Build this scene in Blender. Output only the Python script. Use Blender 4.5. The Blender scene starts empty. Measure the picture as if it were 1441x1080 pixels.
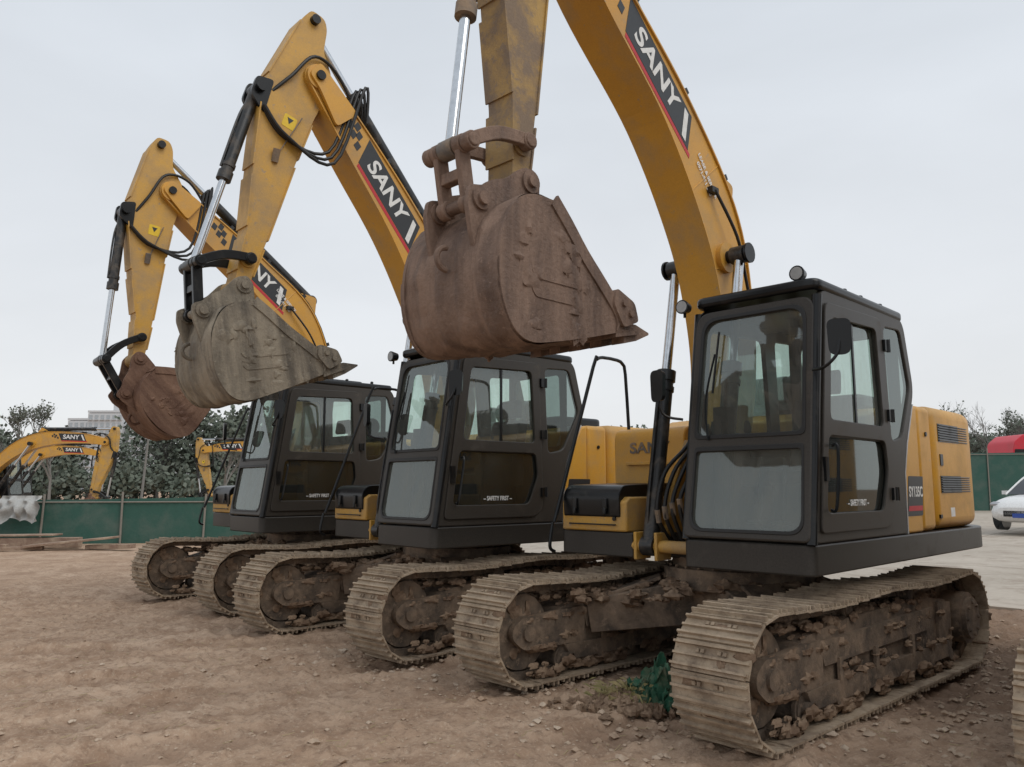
import bpy, math, random
from mathutils import Vector, Matrix, noise
R=random.Random(7)
sc=bpy.context.scene
COL=sc.collection
# ------------------------------------------------------------------ materials
def newmat(name):
    m=bpy.data.materials.new(name); m.use_nodes=True
    nt=m.node_tree; b=nt.nodes["Principled BSDF"]
    return m,nt,b
def N(nt,t,**k):
    n=nt.nodes.new(t)
    for a,v in k.items(): setattr(n,a,v)
    return n
def noi(nt,co,scale,detail=4,rough=.55,dist=0):
    n=N(nt,'ShaderNodeTexNoise'); n.inputs['Scale'].default_value=scale
    n.inputs['Detail'].default_value=detail; n.inputs['Roughness'].default_value=rough
    n.inputs['Distortion'].default_value=dist
    nt.links.new(co,n.inputs['Vector']); return n.outputs['Fac']
def ramp(nt,fac,stops):
    r=N(nt,'ShaderNodeValToRGB'); e=r.color_ramp.elements
    while len(e)<len(stops): e.new(.5)
    for i,(p,c) in enumerate(stops):
        e[i].position=p
        e[i].color=(c[0],c[1],c[2],1) if hasattr(c,'__len__') else (c,c,c,1)
    nt.links.new(fac,r.inputs[0]); return r.outputs[0]
def mix(nt,fac,a,b,mode='MIX'):
    m=N(nt,'ShaderNodeMix',data_type='RGBA',blend_type=mode)
    if isinstance(fac,(int,float)): m.inputs[0].default_value=fac
    else: nt.links.new(fac,m.inputs[0])
    for i,x in ((6,a),(7,b)):
        if hasattr(x,'is_linked') or hasattr(x,'links'): nt.links.new(x,m.inputs[i])
        else: m.inputs[i].default_value=(x[0],x[1],x[2],1)
    return m.outputs[2]
def mth(nt,op,a,b=None,clamp=False):
    m=N(nt,'ShaderNodeMath',operation=op,use_clamp=clamp)
    for i,x in ((0,a),(1,b)):
        if x is None: continue
        if isinstance(x,(int,float)): m.inputs[i].default_value=x
        else: nt.links.new(x,m.inputs[i])
    return m.outputs[0]
def dusty(name,base,dust,lo=.45,hi=.7,scale=3.,rough=(.45,.85),bump=.15,bscale=60,metal=0.,zr=None,spec=.5,base2=None,streak=False,splash=None):
    m,nt,b=newmat(name)
    tc=N(nt,'ShaderNodeTexCoord'); co=tc.outputs['Object']
    if streak:
        mp=N(nt,'ShaderNodeMapping'); mp.inputs['Scale'].default_value=(1,1,.18)
        nt.links.new(co,mp.inputs[0]); co2=mp.outputs[0]
    else: co2=co
    n1=noi(nt,co2,scale,8,.65,.3)
    f=ramp(nt,n1,[(lo,0.),(hi,1.)])
    fine=noi(nt,co,bscale,6,.7)
    if zr:
        s=N(nt,'ShaderNodeSeparateXYZ'); nt.links.new(co,s.inputs[0])
        mr=N(nt,'ShaderNodeMapRange'); mr.inputs[1].default_value=zr[0]; mr.inputs[2].default_value=zr[1]
        mr.inputs[3].default_value=zr[2]; mr.inputs[4].default_value=zr[3]
        nt.links.new(s.outputs[2],mr.inputs[0])
        f=mth(nt,'ADD',f,mth(nt,'MULTIPLY',mr.outputs[0],mth(nt,'ADD',fine,.3)),True)
    bc=base
    if base2 is not None:
        n3=noi(nt,co,scale*.6+.3,5,.6); bc=mix(nt,ramp(nt,n3,[(.35,0.),(.65,1.)]),base,base2)
    c=mix(nt,f,bc,dust)
    if splash:   # small dried mud spatters
        sp=ramp(nt,noi(nt,co,splash[0],5,.75,.2),[(splash[1],0.),(splash[1]+.05,1.)])
        c=mix(nt,mth(nt,'MULTIPLY',sp,.75),c,dust)
    v=ramp(nt,fine,[(.25,.78),(.75,1.15)])
    c=mix(nt,.6,c,v,'MULTIPLY')
    nt.links.new(c,b.inputs['Base Color'])
    rr=N(nt,'ShaderNodeMapRange'); rr.inputs[3].default_value=rough[0]; rr.inputs[4].default_value=rough[1]
    nt.links.new(f,rr.inputs[0]); nt.links.new(rr.outputs[0],b.inputs['Roughness'])
    b.inputs['Metallic'].default_value=metal
    b.inputs['Specular IOR Level'].default_value=spec
    if bump:
        bp=N(nt,'ShaderNodeBump'); bp.inputs['Strength'].default_value=bump; bp.inputs['Distance'].default_value=.02
        nt.links.new(mth(nt,'ADD',fine,mth(nt,'MULTIPLY',n1,1.5)),bp.inputs['Height'])
        nt.links.new(bp.outputs[0],b.inputs['Normal'])
    return m
def plain(name,c,rough=.5,metal=0.,spec=.5):
    m,nt,b=newmat(name)
    tc=N(nt,'ShaderNodeTexCoord')
    n=noi(nt,tc.outputs['Object'],25,4)
    nt.links.new(mix(nt,.5,c,ramp(nt,n,[(.3,.75),(.7,1.1)]),'MULTIPLY'),b.inputs['Base Color'])
    b.inputs['Roughness'].default_value=rough; b.inputs['Metallic'].default_value=metal
    b.inputs['Specular IOR Level'].default_value=spec
    return m
YEL=dusty('yellow_paint',(.63,.325,.040),(.37,.265,.15),.46,.86,2.4,(.38,.85),.05,90,base2=(.57,.285,.036),splash=(9,.63))
YELD=dusty('yellow_paint_dusty',(.56,.31,.05),(.33,.24,.15),.40,.75,2.6,(.45,.9),.10,70,splash=(12,.60))
STICKM=dusty('stick_paint',(.46,.28,.065),(.23,.17,.12),.40,.62,3.2,(.5,.92),.2,60,zr=(3.4,5.2,.6,.0),splash=(14,.56))
BLK=dusty('black_paint',(.007,.008,.009),(.10,.086,.07),.56,1.0,3.,(.20,.75),.02,80,zr=(.9,1.65,.50,0.),splash=(16,.68),spec=.35)
BLKC=dusty('black_satin',(.008,.009,.010),(.06,.054,.046),.55,1.05,5,(.28,.7),.02,80,spec=.35)
CYLB=dusty('cylinder_barrel',(.016,.017,.018),(.16,.13,.10),.5,.8,6,(.35,.8),.08,60)
RUB=plain('rubber_hose',(.012,.012,.012),.5)
CHR=plain('chrome_rod',(.62,.64,.66),.18,1.)
STEEL=dusty('worn_steel',(.10,.095,.09),(.30,.22,.15),.38,.62,5,(.5,.9),.3,50)
TRK=dusty('track_steel_dusty',(.47,.375,.275),(.22,.165,.12),.46,.68,7,(.85,.95),.3,45,base2=(.37,.285,.20),spec=.2,splash=(30,.6))
FRM=dusty('track_frame_mud',(.085,.068,.055),(.26,.19,.135),.36,.64,4.5,(.75,.95),.45,30,spec=.2,splash=(14,.57))
MUD=dusty('mud',(.18,.12,.082),(.32,.23,.16),.38,.62,9,(.95,.98),.5,45,spec=.1)
BKA=dusty('bucket_mud_red',(.105,.068,.052),(.27,.185,.14),.40,.62,5,(.55,.92),.6,32,base2=(.17,.112,.083),spec=.3,streak=True,splash=(20,.6))
BKB=dusty('bucket_mud_grey',(.105,.09,.073),(.32,.275,.21),.41,.59,4,(.6,.92),.55,32,base2=(.18,.153,.115),spec=.3,streak=True,splash=(20,.6))
BKC=dusty('bucket_mud_brown',(.13,.07,.047),(.26,.16,.11),.42,.64,4,(.6,.92),.5,32,spec=.3,streak=True)
WHT=plain('white_decal',(.75,.75,.73),.5)
REDM=plain('red_decal',(.5,.02,.03),.45)
DECB=plain('black_decal',(.02,.022,.025),.4)
YLAB=plain('yellow_label',(.75,.5,.02),.5)
SEAT=plain('seat_fabric',(.03,.03,.032),.9)
SILV=plain('silver_trim',(.5,.5,.5),.4,.6)
LAMP=plain('lamp_lens',(.35,.36,.36),.15)
def glassmat(name,tint,dirt,df=.16,base=.07):
    m=bpy.data.materials.new(name); m.use_nodes=True; nt=m.node_tree
    nt.nodes.remove(nt.nodes["Principled BSDF"]); out=nt.nodes['Material Output']
    tr=N(nt,'ShaderNodeBsdfTransparent'); tr.inputs[0].default_value=(*tint,1)
    gl=N(nt,'ShaderNodeBsdfGlossy'); gl.inputs['Roughness'].default_value=.03; gl.inputs[0].default_value=(.88,.96,.94,1)
    ge=N(nt,'ShaderNodeNewGeometry'); dp=N(nt,'ShaderNodeVectorMath',operation='DOT_PRODUCT')
    nt.links.new(ge.outputs['Normal'],dp.inputs[0]); nt.links.new(ge.outputs['Incoming'],dp.inputs[1])
    c=mth(nt,'SUBTRACT',1.,mth(nt,'ABSOLUTE',dp.outputs['Value']),True)
    fr=mth(nt,'ADD',mth(nt,'MULTIPLY',mth(nt,'POWER',c,4.),.90),base,True)
    m1=N(nt,'ShaderNodeMixShader')
    nt.links.new(fr,m1.inputs[0]); nt.links.new(tr.outputs[0],m1.inputs[1]); nt.links.new(gl.outputs[0],m1.inputs[2])
    d=N(nt,'ShaderNodeBsdfDiffuse'); d.inputs[0].default_value=(*dirt,1)
    tc=N(nt,'ShaderNodeTexCoord'); mp=N(nt,'ShaderNodeMapping'); mp.inputs['Scale'].default_value=(1,1,.35); nt.links.new(tc.outputs['Object'],mp.inputs[0])
    n=noi(nt,mp.outputs[0],3.5,10,.72,.4); n2=noi(nt,tc.outputs['Object'],60,3,.6)
    f=mth(nt,'MULTIPLY',mth(nt,'ADD',ramp(nt,n,[(.32,.25),(.72,1.6)]),ramp(nt,n2,[(.60,0.),(.75,.35)])),df,True)
    m2=N(nt,'ShaderNodeMixShader'); nt.links.new(f,m2.inputs[0]); nt.links.new(m1.outputs[0],m2.inputs[1]); nt.links.new(d.outputs[0],m2.inputs[2])
    nt.links.new(m2.outputs[0],out.inputs[0]); return m
GLS=glassmat('cab_glass',(.74,.86,.80),(.36,.37,.34),.17,.15)
GLSL=glassmat('cab_glass_dirty',(.62,.74,.68),(.34,.35,.31),.27,.12)
GLSD=glassmat('cab_glass_dark',(.26,.33,.31),(.2,.2,.18),.10,.09)
# ------------------------------------------------------------------ mesh builder
class MB:
    def __init__(s): s.v=[];s.f=[];s.m=[]
    def add(s,vs,fs,mi=0):
        o=len(s.v); s.v+= [tuple(v) for v in vs]
        for f in fs: s.f.append([i+o for i in f]); s.m.append(mi)
    def box(s,c,d,M=None,mi=0):
        x,y,z=d[0]/2,d[1]/2,d[2]/2
        vs=[Vector((a*x,b*y,e*z)) for a in(-1,1) for b in(-1,1) for e in(-1,1)]
        if M is not None: vs=[M@v for v in vs]
        c=Vector(c); vs=[v+c for v in vs]
        s.add(vs,[(0,1,3,2),(4,6,7,5),(0,4,5,1),(2,3,7,6),(0,2,6,4),(1,5,7,3)],mi)
    def cyl(s,p0,p1,r0,r1=None,n=16,mi=0,caps=True):
        p0=Vector(p0);p1=Vector(p1); r1=r0 if r1 is None else r1
        d=(p1-p0).normalized(); a=d.orthogonal().normalized(); b=d.cross(a)
        vs=[]
        for i in range(n):
            t=2*math.pi*i/n; q=a*math.cos(t)+b*math.sin(t)
            vs+= [p0+q*r0,p1+q*r1]
        fs=[(2*i,2*((i+1)%n),2*((i+1)%n)+1,2*i+1) for i in range(n)]
        if caps: fs+=[[2*i for i in range(n)][::-1],[2*i+1 for i in range(n)]]
        s.add(vs,fs,mi)
    def tube(s,pts,r,n=8,mi=0,sub=6):
        if sub>1: pts=catmull([tuple(p) for p in pts],sub)
        pts=[Vector(p) for p in pts]; m=len(pts)
        vs=[]; a=None
        for i,p in enumerate(pts):
            d=(pts[min(i+1,m-1)]-pts[max(i-1,0)]).normalized()
            if a is None: a=d.orthogonal().normalized()
            a=(a-d*a.dot(d)).normalized(); b=d.cross(a)
            for k in range(n):
                t=2*math.pi*k/n; vs.append(p+(a*math.cos(t)+b*math.sin(t))*r)
        fs=[]
        for i in range(m-1):
            for k in range(n):
                fs.append((i*n+k,i*n+(k+1)%n,(i+1)*n+(k+1)%n,(i+1)*n+k))
        fs+=[list(range(n))[::-1],[(m-1)*n+k for k in range(n)]]
        s.add(vs,fs,mi)
    def prism(s,poly,y0,y1,mi=0):
        n=len(poly)
        vs=[(x,y0,z) for x,z in poly]+[(x,y1,z) for x,z in poly]
        s.add(vs,[(i,(i+1)%n,n+(i+1)%n,n+i) for i in range(n)]+[list(range(n))[::-1],[n+i for i in range(n)]],mi)
    def prismz(s,poly,z0,z1,mi=0):
        n=len(poly)
        vs=[(x,y,z0) for x,y in poly]+[(x,y,z1) for x,y in poly]
        s.add(vs,[(i,(i+1)%n,n+(i+1)%n,n+i) for i in range(n)]+[list(range(n))[::-1],[n+i for i in range(n)]],mi)
    def beam(s,p0,p1,w0,h0,w1,h1,mi=0):
        p0=Vector(p0);p1=Vector(p1); d=(p1-p0).normalized(); up=Vector((0,0,1))
        a=d.cross(up); a=a.normalized() if a.length>.01 else Vector((1,0,0)); b=a.cross(d)
        vs=[]
        for p,w,h in((p0,w0,h0),(p1,w1,h1)):
            for i,j in((-1,-1),(1,-1),(1,1),(-1,1)): vs.append(p+a*i*w/2+b*j*h/2)
        s.add(vs,[(0,1,2,3)[::-1],(4,5,6,7),(0,1,5,4),(1,2,6,5),(2,3,7,6),(3,0,4,7)],mi)
    def lump(s,c,r,seed,mi=0,amp=.35,n=10,fr=2.2):
        c=Vector(c); vs=[];fs=[]; m=n*2
        for i in range(n+1):
            th=math.pi*i/n
            for j in range(m):
                ph=2*math.pi*j/m
                d=Vector((math.sin(th)*math.cos(ph),math.sin(th)*math.sin(ph),math.cos(th)))
                k=1+amp*noise.noise(d*fr+Vector((seed*3.1,seed,0)))*2+amp*.5*noise.noise(d*fr*3+Vector((0,seed,seed*2)))
                vs.append(c+Vector((d.x*r[0],d.y*r[1],d.z*r[2]))*k)
        for i in range(n):
            for j in range(m): fs.append((i*m+j,(i+1)*m+j,(i+1)*m+(j+1)%m,i*m+(j+1)%m))
        s.add(vs,fs,mi)
    def mesh(s,name,mats,ang=35,smooth=True):
        me=bpy.data.meshes.new(name); me.from_pydata(s.v,[],s.f); 
        for m in mats: me.materials.append(m)
        me.polygons.foreach_set('material_index',s.m)
        me.validate(); me.update()
        if smooth: sm(me,ang)
        return me
    def obj(s,name,mats,parent=None,bevel=0,ang=35,smooth=True,seg=2):
        return place(s.mesh(name,mats,ang,smooth),name,parent,None,bevel,seg)
def sm(me,ang=35):
    me.polygons.foreach_set('use_smooth',[True]*len(me.polygons))
    try: me.set_sharp_from_angle(angle=math.radians(ang))
    except Exception: pass
def place(me,name,parent=None,M=None,bevel=0,seg=2):
    o=bpy.data.objects.new(name,me); COL.objects.link(o)
    if parent: o.parent=parent
    if M is not None: o.matrix_local=M
    if bevel:
        b=o.modifiers.new('bevel','BEVEL'); b.width=bevel; b.segments=seg; b.limit_method='ANGLE'; b.angle_limit=math.radians(40)
    return o
def catmull(pts,n):
    out=[];m=len(pts);k=len(pts[0])
    for i in range(m-1):
        p0=pts[max(i-1,0)];p1=pts[i];p2=pts[i+1];p3=pts[min(i+2,m-1)]
        for j in range(n):
            t=j/n
            out.append(tuple(.5*((2*p1[q])+(-p0[q]+p2[q])*t+(2*p0[q]-5*p1[q]+4*p2[q]-p3[q])*t*t+(-p0[q]+3*p1[q]-3*p2[q]+p3[q])*t**3) for q in range(k)))
    out.append(tuple(pts[-1])); return out
def rpoly(pts,r,n=5):
    out=[];m=len(pts)
    for i in range(m):
        p=Vector(pts[i]).to_2d(); a=Vector(pts[i-1]).to_2d(); b=Vector(pts[(i+1)%m]).to_2d()
        rr=r[i] if hasattr(r,'__len__') else r
        if rr<=0: out.append(tuple(p)); continue
        da=(a-p);db=(b-p); ra=min(rr,da.length*.49);rb=min(rr,db.length*.49)
        A=p+da.normalized()*ra;B=p+db.normalized()*rb
        for k in range(n+1):
            t=k/n; q=A*(1-t)**2+p*2*t*(1-t)+B*t*t; out.append((q.x,q.y))
    return out
def c2m(cu,name,mats):
    o=bpy.data.objects.new('tmp',cu); COL.objects.link(o)
    bpy.context.view_layer.update()
    dg=bpy.context.evaluated_depsgraph_get()
    me=bpy.data.meshes.new_from_object(o.evaluated_get(dg)); me.name=name
    bpy.data.objects.remove(o); bpy.data.curves.remove(cu)
    me.materials.clear()
    for m in mats: me.materials.append(m)
    return me
def plate(name,outer,holes,th,mat,parent,M,bevel=.006):
    cu=bpy.data.curves.new(name,'CURVE'); cu.dimensions='2D'; cu.fill_mode='BOTH'
    cu.extrude=max(th/2-bevel,.0005); cu.bevel_depth=bevel; cu.bevel_resolution=1; cu.offset=-bevel
    for poly in [outer]+holes:
        sp=cu.splines.new('POLY'); sp.points.add(len(poly)-1)
        for i,p in enumerate(poly): sp.points[i].co=(p[0],p[1],0,1)
        sp.use_cyclic_u=True
    me=c2m(cu,name,[mat]); sm(me,40)
    return place(me,name,parent,M)
TXT={}
def text(name,body,size,mat,parent,M,bold=.006,sx=1.,ext=.0008,align='CENTER'):
    k=(body,size,mat.name)
    if k not in TXT:
        cu=bpy.data.curves.new(name,'FONT'); cu.body=body; cu.size=size; cu.align_x=align; cu.align_y='CENTER'
        cu.offset=bold*size*4; cu.extrude=ext
        TXT[k]=c2m(cu,name,[mat])
    return place(TXT[k],name,parent,M@Matrix.Diagonal((sx,1,1,1)))
def MX(X,Y,Z,o):
    M=Matrix.Identity(4)
    for i,a in enumerate((X,Y,Z)):
        for j in range(3): M[j][i]=a[j]
    for j in range(3): M[j][3]=o[j]
    return M
def side(y): return MX((1,0,0),(0,0,1),(0,-1,0),(0,y,0))   # 2D(x,z)
def empty(name,loc=(0,0,0),rz=0,parent=None):
    o=bpy.data.objects.new(name,None); COL.objects.link(o); o.location=loc; o.rotation_euler=(0,0,rz)
    o.empty_display_size=.2
    if parent: o.parent=parent
    return o
# ------------------------------------------------------------------ excavator: tracks
CACHE={}
WX=1.62;WR=.335;WZ=.405;PR=.365
def track_mesh():
    mb=MB(); L=2*WX; per=2*L+2*math.pi*PR; n=51; pitch=per/n
    for i in range(n):
        s=i*pitch
        if s<L: x=-WX+s; z=WZ-PR; t=Vector((1,0,0)); nn=Vector((0,0,-1))
        elif s<L+math.pi*PR:
            a=(s-L)/PR; x=WX+PR*math.sin(a); z=WZ-PR*math.cos(a); nn=Vector((math.sin(a),0,-math.cos(a))); t=Vector((math.cos(a),0,math.sin(a)))
        elif s<2*L+math.pi*PR:
            q=(s-L-math.pi*PR); x=WX-q; u=q/L; sag=.03*(1-math.cos(u*4*math.pi))*.5; z=WZ+PR-sag; nn=Vector((0,0,1)); t=Vector((-1,0,0))
        else:
            a=(s-2*L-math.pi*PR)/PR; x=-WX-PR*math.sin(a); z=WZ+PR*math.cos(a); nn=Vector((-math.sin(a),0,math.cos(a))); t=Vector((-math.cos(a),0,-math.sin(a)))
        jit=(R.random()-.5)*.05
        yv=Vector((0,1,0)); t=(t+nn*jit).normalized(); nn=t.cross(yv) if t.cross(yv).dot(nn)>0 else -t.cross(yv)
        M=Matrix((t,yv,nn)).transposed(); c=Vector((x,R.uniform(-.004,.004),z))
        mb.box(c,(pitch*.97,.5,.014),M)
        for o,h in((-.062,.030),(.0,.022),(.062,.030)):
            h+=R.uniform(-.003,.002)
            mb.box(c+t*o+nn*(h/2),(.014,.497,h+.012),M)
        mb.box(c+t*(-.078)+nn*.004,(.02,.46,.02),M)
        for oy in(-.09,-.055,.055,.09):
            mb.box(c+t*.03+yv*oy+nn*.012,(.022,.022,.016),M)
        for oy in(-.075,.075):
            mb.box(c-nn*.04+yv*oy,(pitch*.98,.03,.07),M,1)
        mb.cyl(c-nn*.045+t*.07-yv*.1,c-nn*.045+t*.07+yv*.1,.02,n=8,mi=1)
        for q in range(3):
            if R.random()<.6:
                mb.lump(c+nn*.004+yv*R.uniform(-.22,.22)+t*R.choice((-.03,.03)),(.032,R.uniform(.02,.08),.014) if abs(nn.z)>.5 else (.014,R.uniform(.02,.08),.032),i+q*9,2,n=4)
    return mb.mesh('track_shoes',[TRK,FRM,MUD],30)
def frame_mesh():
    mb=MB()
    prof=[(-1.30,.22),(1.20,.22),(1.35,.28),(1.40,.50),(1.1,.58),(.5,.63),(-.9,.63),(-1.27,.58)]
    mb.prism(prof,-.14,.14)
    mb.prism([(-1.20,.15),(1.15,.15),(1.22,.27),(-1.25,.27)],-.185,.185)
    mb.prism([(-.85,.40),(.95,.38),(1.0,.53),(-.9,.56)],-.172,.172)
    mb.prism([(-1.33,.26),(-1.05,.24),(-1.05,.58),(-1.33,.56)],-.16,.16)
    for y in(-.15,.15): mb.prism(rpoly([(.98,.27),(1.66,.28),(1.78,.37),(1.78,.45),(1.68,.52),(.98,.55)],.04,3),y-.025,y+.025)
    for x in(.2,.75,-.45): 
        for sy in(-1,1): mb.box((x,sy*.178,.33),(.05,.02,.16))
    for i in range(7):
        x=-1.2+i*.40
        mb.cyl((x,-.15,.165),(x,.15,.165),.085,n=16)
        mb.cyl((x,-.19,.165),(x,.19,.165),.045,n=12)
        for y in(-.13,.13): mb.cyl((x,y-.012,.165),(x,y+.012,.165),.105,n=16)
    for x in(-.62,.45):
        mb.cyl((x,-.12,.68),(x,.12,.68),.055,n=14); mb.box((x,0,.62),(.08,.1,.1))
        for y in(-.1,.1): mb.cyl((x,y-.01,.68),(x,y+.01,.68),.068,n=14)
    mb.cyl((WX,-.045,WZ),(WX,.045,WZ),WR-.04,n=40)
    for y in(-.085,.085):
        mb.cyl((WX,y-.012,WZ),(WX,y+.012,WZ),WR-.055,n=40); mb.cyl((WX,y*1.15-.02,WZ),(WX,y*1.15+.02,WZ),.12,n=20)
    for y in(-.178,.178): mb.cyl((WX,y-.02,WZ),(WX,y+.02,WZ),.06,n=14)
    n=21;pts=[]
    for i in range(n*4):
        a=2*math.pi*i/(n*4); r=WR+.02 if i%4 in(0,1) else WR-.035
        pts.append((-WX+r*math.cos(a),WZ+r*math.sin(a)))
    mb.prism(pts,-.025,.025)
    mb.cyl((-WX,-.2,WZ),(-WX,.2,WZ),.21,n=32); mb.cyl((-WX,-.235,WZ),(-WX,.235,WZ),.17,n=32)
    for y in(-.24,.24):
        for k in range(8):
            a=k*math.pi/4; x=-WX+.13*math.cos(a);z=WZ+.13*math.sin(a); mb.cyl((x,y-.012,z),(x,y+.012,z),.014,n=6)
    mb.box((-1.38,0,.42),(.35,.2,.26))
    for k in range(380):
        x=R.uniform(-1.3,1.6); sy=R.choice((-1,1)); z=R.choice((.08,.10,.12,.15,.28,.28,.57,.62,.64,.63,.5,.35))
        y=sy*(R.uniform(.0,.15) if z>.56 else R.uniform(.15,.178)); q=R.uniform(.4,1.2)*(1.3 if z<.2 else 1)
        mb.lump((x,y,z),(.065*q,.028*q,.028*q),k,1,n=6,amp=.45,fr=3)
    for k in range(60):
        a=R.uniform(0,6.28); q=R.uniform(.03,.27); sy=R.choice((-1,1)); mb.lump((WX+q*math.cos(a),sy*.10,WZ+q*math.sin(a)),(R.uniform(.02,.06),.014,R.uniform(.02,.06)),k,1,n=5,amp=.45,fr=3)
    return mb.mesh('track_frame',[FRM,MUD],45)
def car_mesh():
    mb=MB()
    mb.box((0,0,.56),(1.0,.95,.34)); 
    mb.cyl((0,0,.7),(0,0,.86),.60,n=40); mb.cyl((0,0,.86),(0,0,.94),.53,n=40)
    for k in range(28):
        a=k*2*math.pi/28; x=.565*math.cos(a);y=.565*math.sin(a); mb.cyl((x,y,.86),(x,y,.885),.016,n=6)
    for sx in(-1,1):
        for sy in(-1,1):
            mb.beam((sx*.3,sy*.25,.60),(sx*.80,sy*.92,.46),.50,.34,.40,.26)
            mb.beam((sx*.45,sy*.45,.77),(sx*.75,sy*.86,.60),.3,.03,.26,.03)
    return mb.mesh('car_body',[FRM],30)
def mud_mesh(seed,amt=1.):
    r=random.Random(seed); mb=MB()
    for k in range(int(240*amt)):
        a=r.uniform(0,2*math.pi); d=r.uniform(.45,.95); x=d*math.cos(a);y=d*math.sin(a)
        if abs(y)>.9: continue
        q=r.uniform(.3,1.1)
        mb.lump((x*1.0,y,.73-max(0,d-.6)*.35+r.uniform(-.03,.05)),(.07*q,.07*q,.035*q),k+seed,0,n=6,amp=.45,fr=3)
    for k in range(int(240*amt)):
        sy=r.choice((-1,1)); x=r.uniform(-.6,1.15); q=r.uniform(.3,1.1)
        mb.lump((x,sy*r.uniform(.68,.90),.62+r.uniform(-.03,.05)),(.06*q,.05*q,.035*q),k+seed*2,0,n=5,amp=.45,fr=3)
    return mb.mesh('mud_clods',[MUD],50)
# ------------------------------------------------------------------ bucket
def bucket(parent,P1,rot,hw,mat,seed):
    M=Matrix.Translation((P1[0],0,P1[1]))@Matrix.Rotation(-rot,4,'Y')
    g=empty('bucket',parent=parent); g.matrix_local=M
    prof=[(.02,-.19),(.20,-.195),(.33,-.25),(.43,-.38),(.485,-.56),(.49,-.76),(.45,-.91),(.37,-1.03),(.24,-1.08),(.02,-1.05),(-.30,-.98),(-.62,-.90)]
    pc=catmull(prof,6); n=len(pc); nw=40
    mb=MB(); vo=[];vi=[]
    for i,(x,z) in enumerate(pc):
        a=pc[max(i-1,0)];b=pc[min(i+1,n-1)]; tx,tz=b[0]-a[0],b[1]-a[1]; l=math.hypot(tx,tz); nx,nz=-tz/l,tx/l
        if nx*(x+.02)+nz*(z+.62)<0: nx,nz=-nx,-nz
        for j in range(nw+1):
            y=-hw+2*hw*j/nw
            d=noise.noise(Vector((x*3,y*3,z*3+seed)))*.018+noise.noise(Vector((x*11,y*14,z*11+seed)))*.007
            cr=noise.noise(Vector((x*7,y*7,z*5+seed+9))); d+=max(0,cr-.12)*.035*(1 if abs(y)<hw*.9 else 0)
            for s_ in(-.62,-.2,.2,.62):
                if abs(y-hw*s_)<.028 and i>18: d+=.009
            vo.append((x+nx*d,y,z+nz*d)); vi.append((x-nx*.03,y,z-nz*.03))
    w=nw+1; vs=vo+vi; o=len(vo); fs=[]
    for i in range(n-1):
        for j in range(nw):
            fs.append((i*w+j,i*w+j+1,(i+1)*w+j+1,(i+1)*w+j)); fs.append((o+i*w+j,o+(i+1)*w+j,o+(i+1)*w+j+1,o+i*w+j+1))
    for j in range(nw): fs.append((j,o+j,o+j+1,j+1)); q=(n-1)*w; fs.append((q+j,q+j+1,o+q+j+1,o+q+j))
    mb.add(vs,fs)
    mb.box((.03,0,-.2),(.07,2*hw-.04,.05))
    opening=catmull([(-.64,-.86),(-.62,-.76),(-.46,-.62),(-.28,-.46),(-.13,-.30),(.0,-.17)],3)
    sp=list(pc)+opening
    for y0 in(-hw-.012,hw-.012):
        mb.prism(sp,y0,y0+.024)
    for sy in(-1,1):
        y=sy*(hw+.014)
        rim=catmull([(-.60,-.84),(-.60,-.75),(-.45,-.60),(-.27,-.44),(-.12,-.28),(.01,-.155)],3)
        rim2=[(x+.055,z-.07) for x,z in rim]
        mb.prism(rim+rim2[::-1],y-.010,y+.010)
        hl=[p for p in pc if p[0]>-.55 and p[1]<-.6]; hl2=[(p[0]+(-.03-p[0])*.14,p[1]+(-.62-p[1])*.16) for p in hl]
        mb.prism(hl+hl2[::-1],y-.010,y+.006)
        mb.prism(rpoly([(-.76,-.82),(-.72,-.70),(-.53,-.63),(-.50,-.74),(-.60,-.88)],.03,3),y-.02,y+.028)
        for q in((-.60,-.72),(-.67,-.78)): mb.cyl((q[0],y-.03*sy,q[1]),(q[0],y+.045*sy,q[1]),.025,n=8)
        for k in range(2):
            mb.prism(rpoly([(-.22,-.70-k*.11),(.20,-.70-k*.11),(.24,-.65-k*.11),(-.20,-.65-k*.11)],.02,2),y-.02,y+.004)
        for k in range(22):
            x=R.uniform(-.35,.4);z=R.uniform(-1.0,-.4)
            if z>-.45+ (x+.3)*1.0-.1 or (x>.3 and z<-.85): continue
            mb.lump((x,sy*hw,z),(R.uniform(.03,.10),.024,R.uniform(.02,.08)),k+seed*7,0,n=6)
    mb.prism([(-.55,-.945),(-.80,-.895),(-.81,-.875),(-.56,-.885)],-hw-.01,hw+.01)
    for k in range(5):
        y=-hw+.06+k*(2*hw-.12)/4
        vs=[(-.66,y-.05,-.97),(-.66,y+.05,-.97),(-.66,y+.05,-.83),(-.66,y-.05,-.83),(-.80,y-.045,-.935),(-.80,y+.045,-.935),(-.80,y+.045,-.825),(-.80,y-.045,-.825),(-.96,y-.035,-.872),(-.96,y+.035,-.872),(-.96,y+.035,-.858),(-.96,y-.035,-.858)]
        mb.add(vs,[(0,1,2,3),(11,10,9,8)]+[(a+b*4,a+(b+1)*4,(a+1)%4+(b+1)*4,(a+1)%4+b*4) for b in(0,1) for a in range(4)])
    ear=rpoly([(-.09,.02),(-.04,.09),(.06,.08),(.20,-.03),(.34,-.08),(.40,-.13),(.50,-.15),(.52,-.26),(.49,-.42),(.44,-.6),(.30,-.33),(.10,-.21),(-.08,-.20)],.03,3)
    for y in(-.19,.19): mb.prism(ear,y-.018,y+.018)
    for y in(-.19,.19):
        mb.cyl((0,y-.035,0),(0,y+.035,0),.075,n=20); mb.cyl((.42,y-.035,-.22),(.42,y+.035,-.22),.068,n=20)
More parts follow.
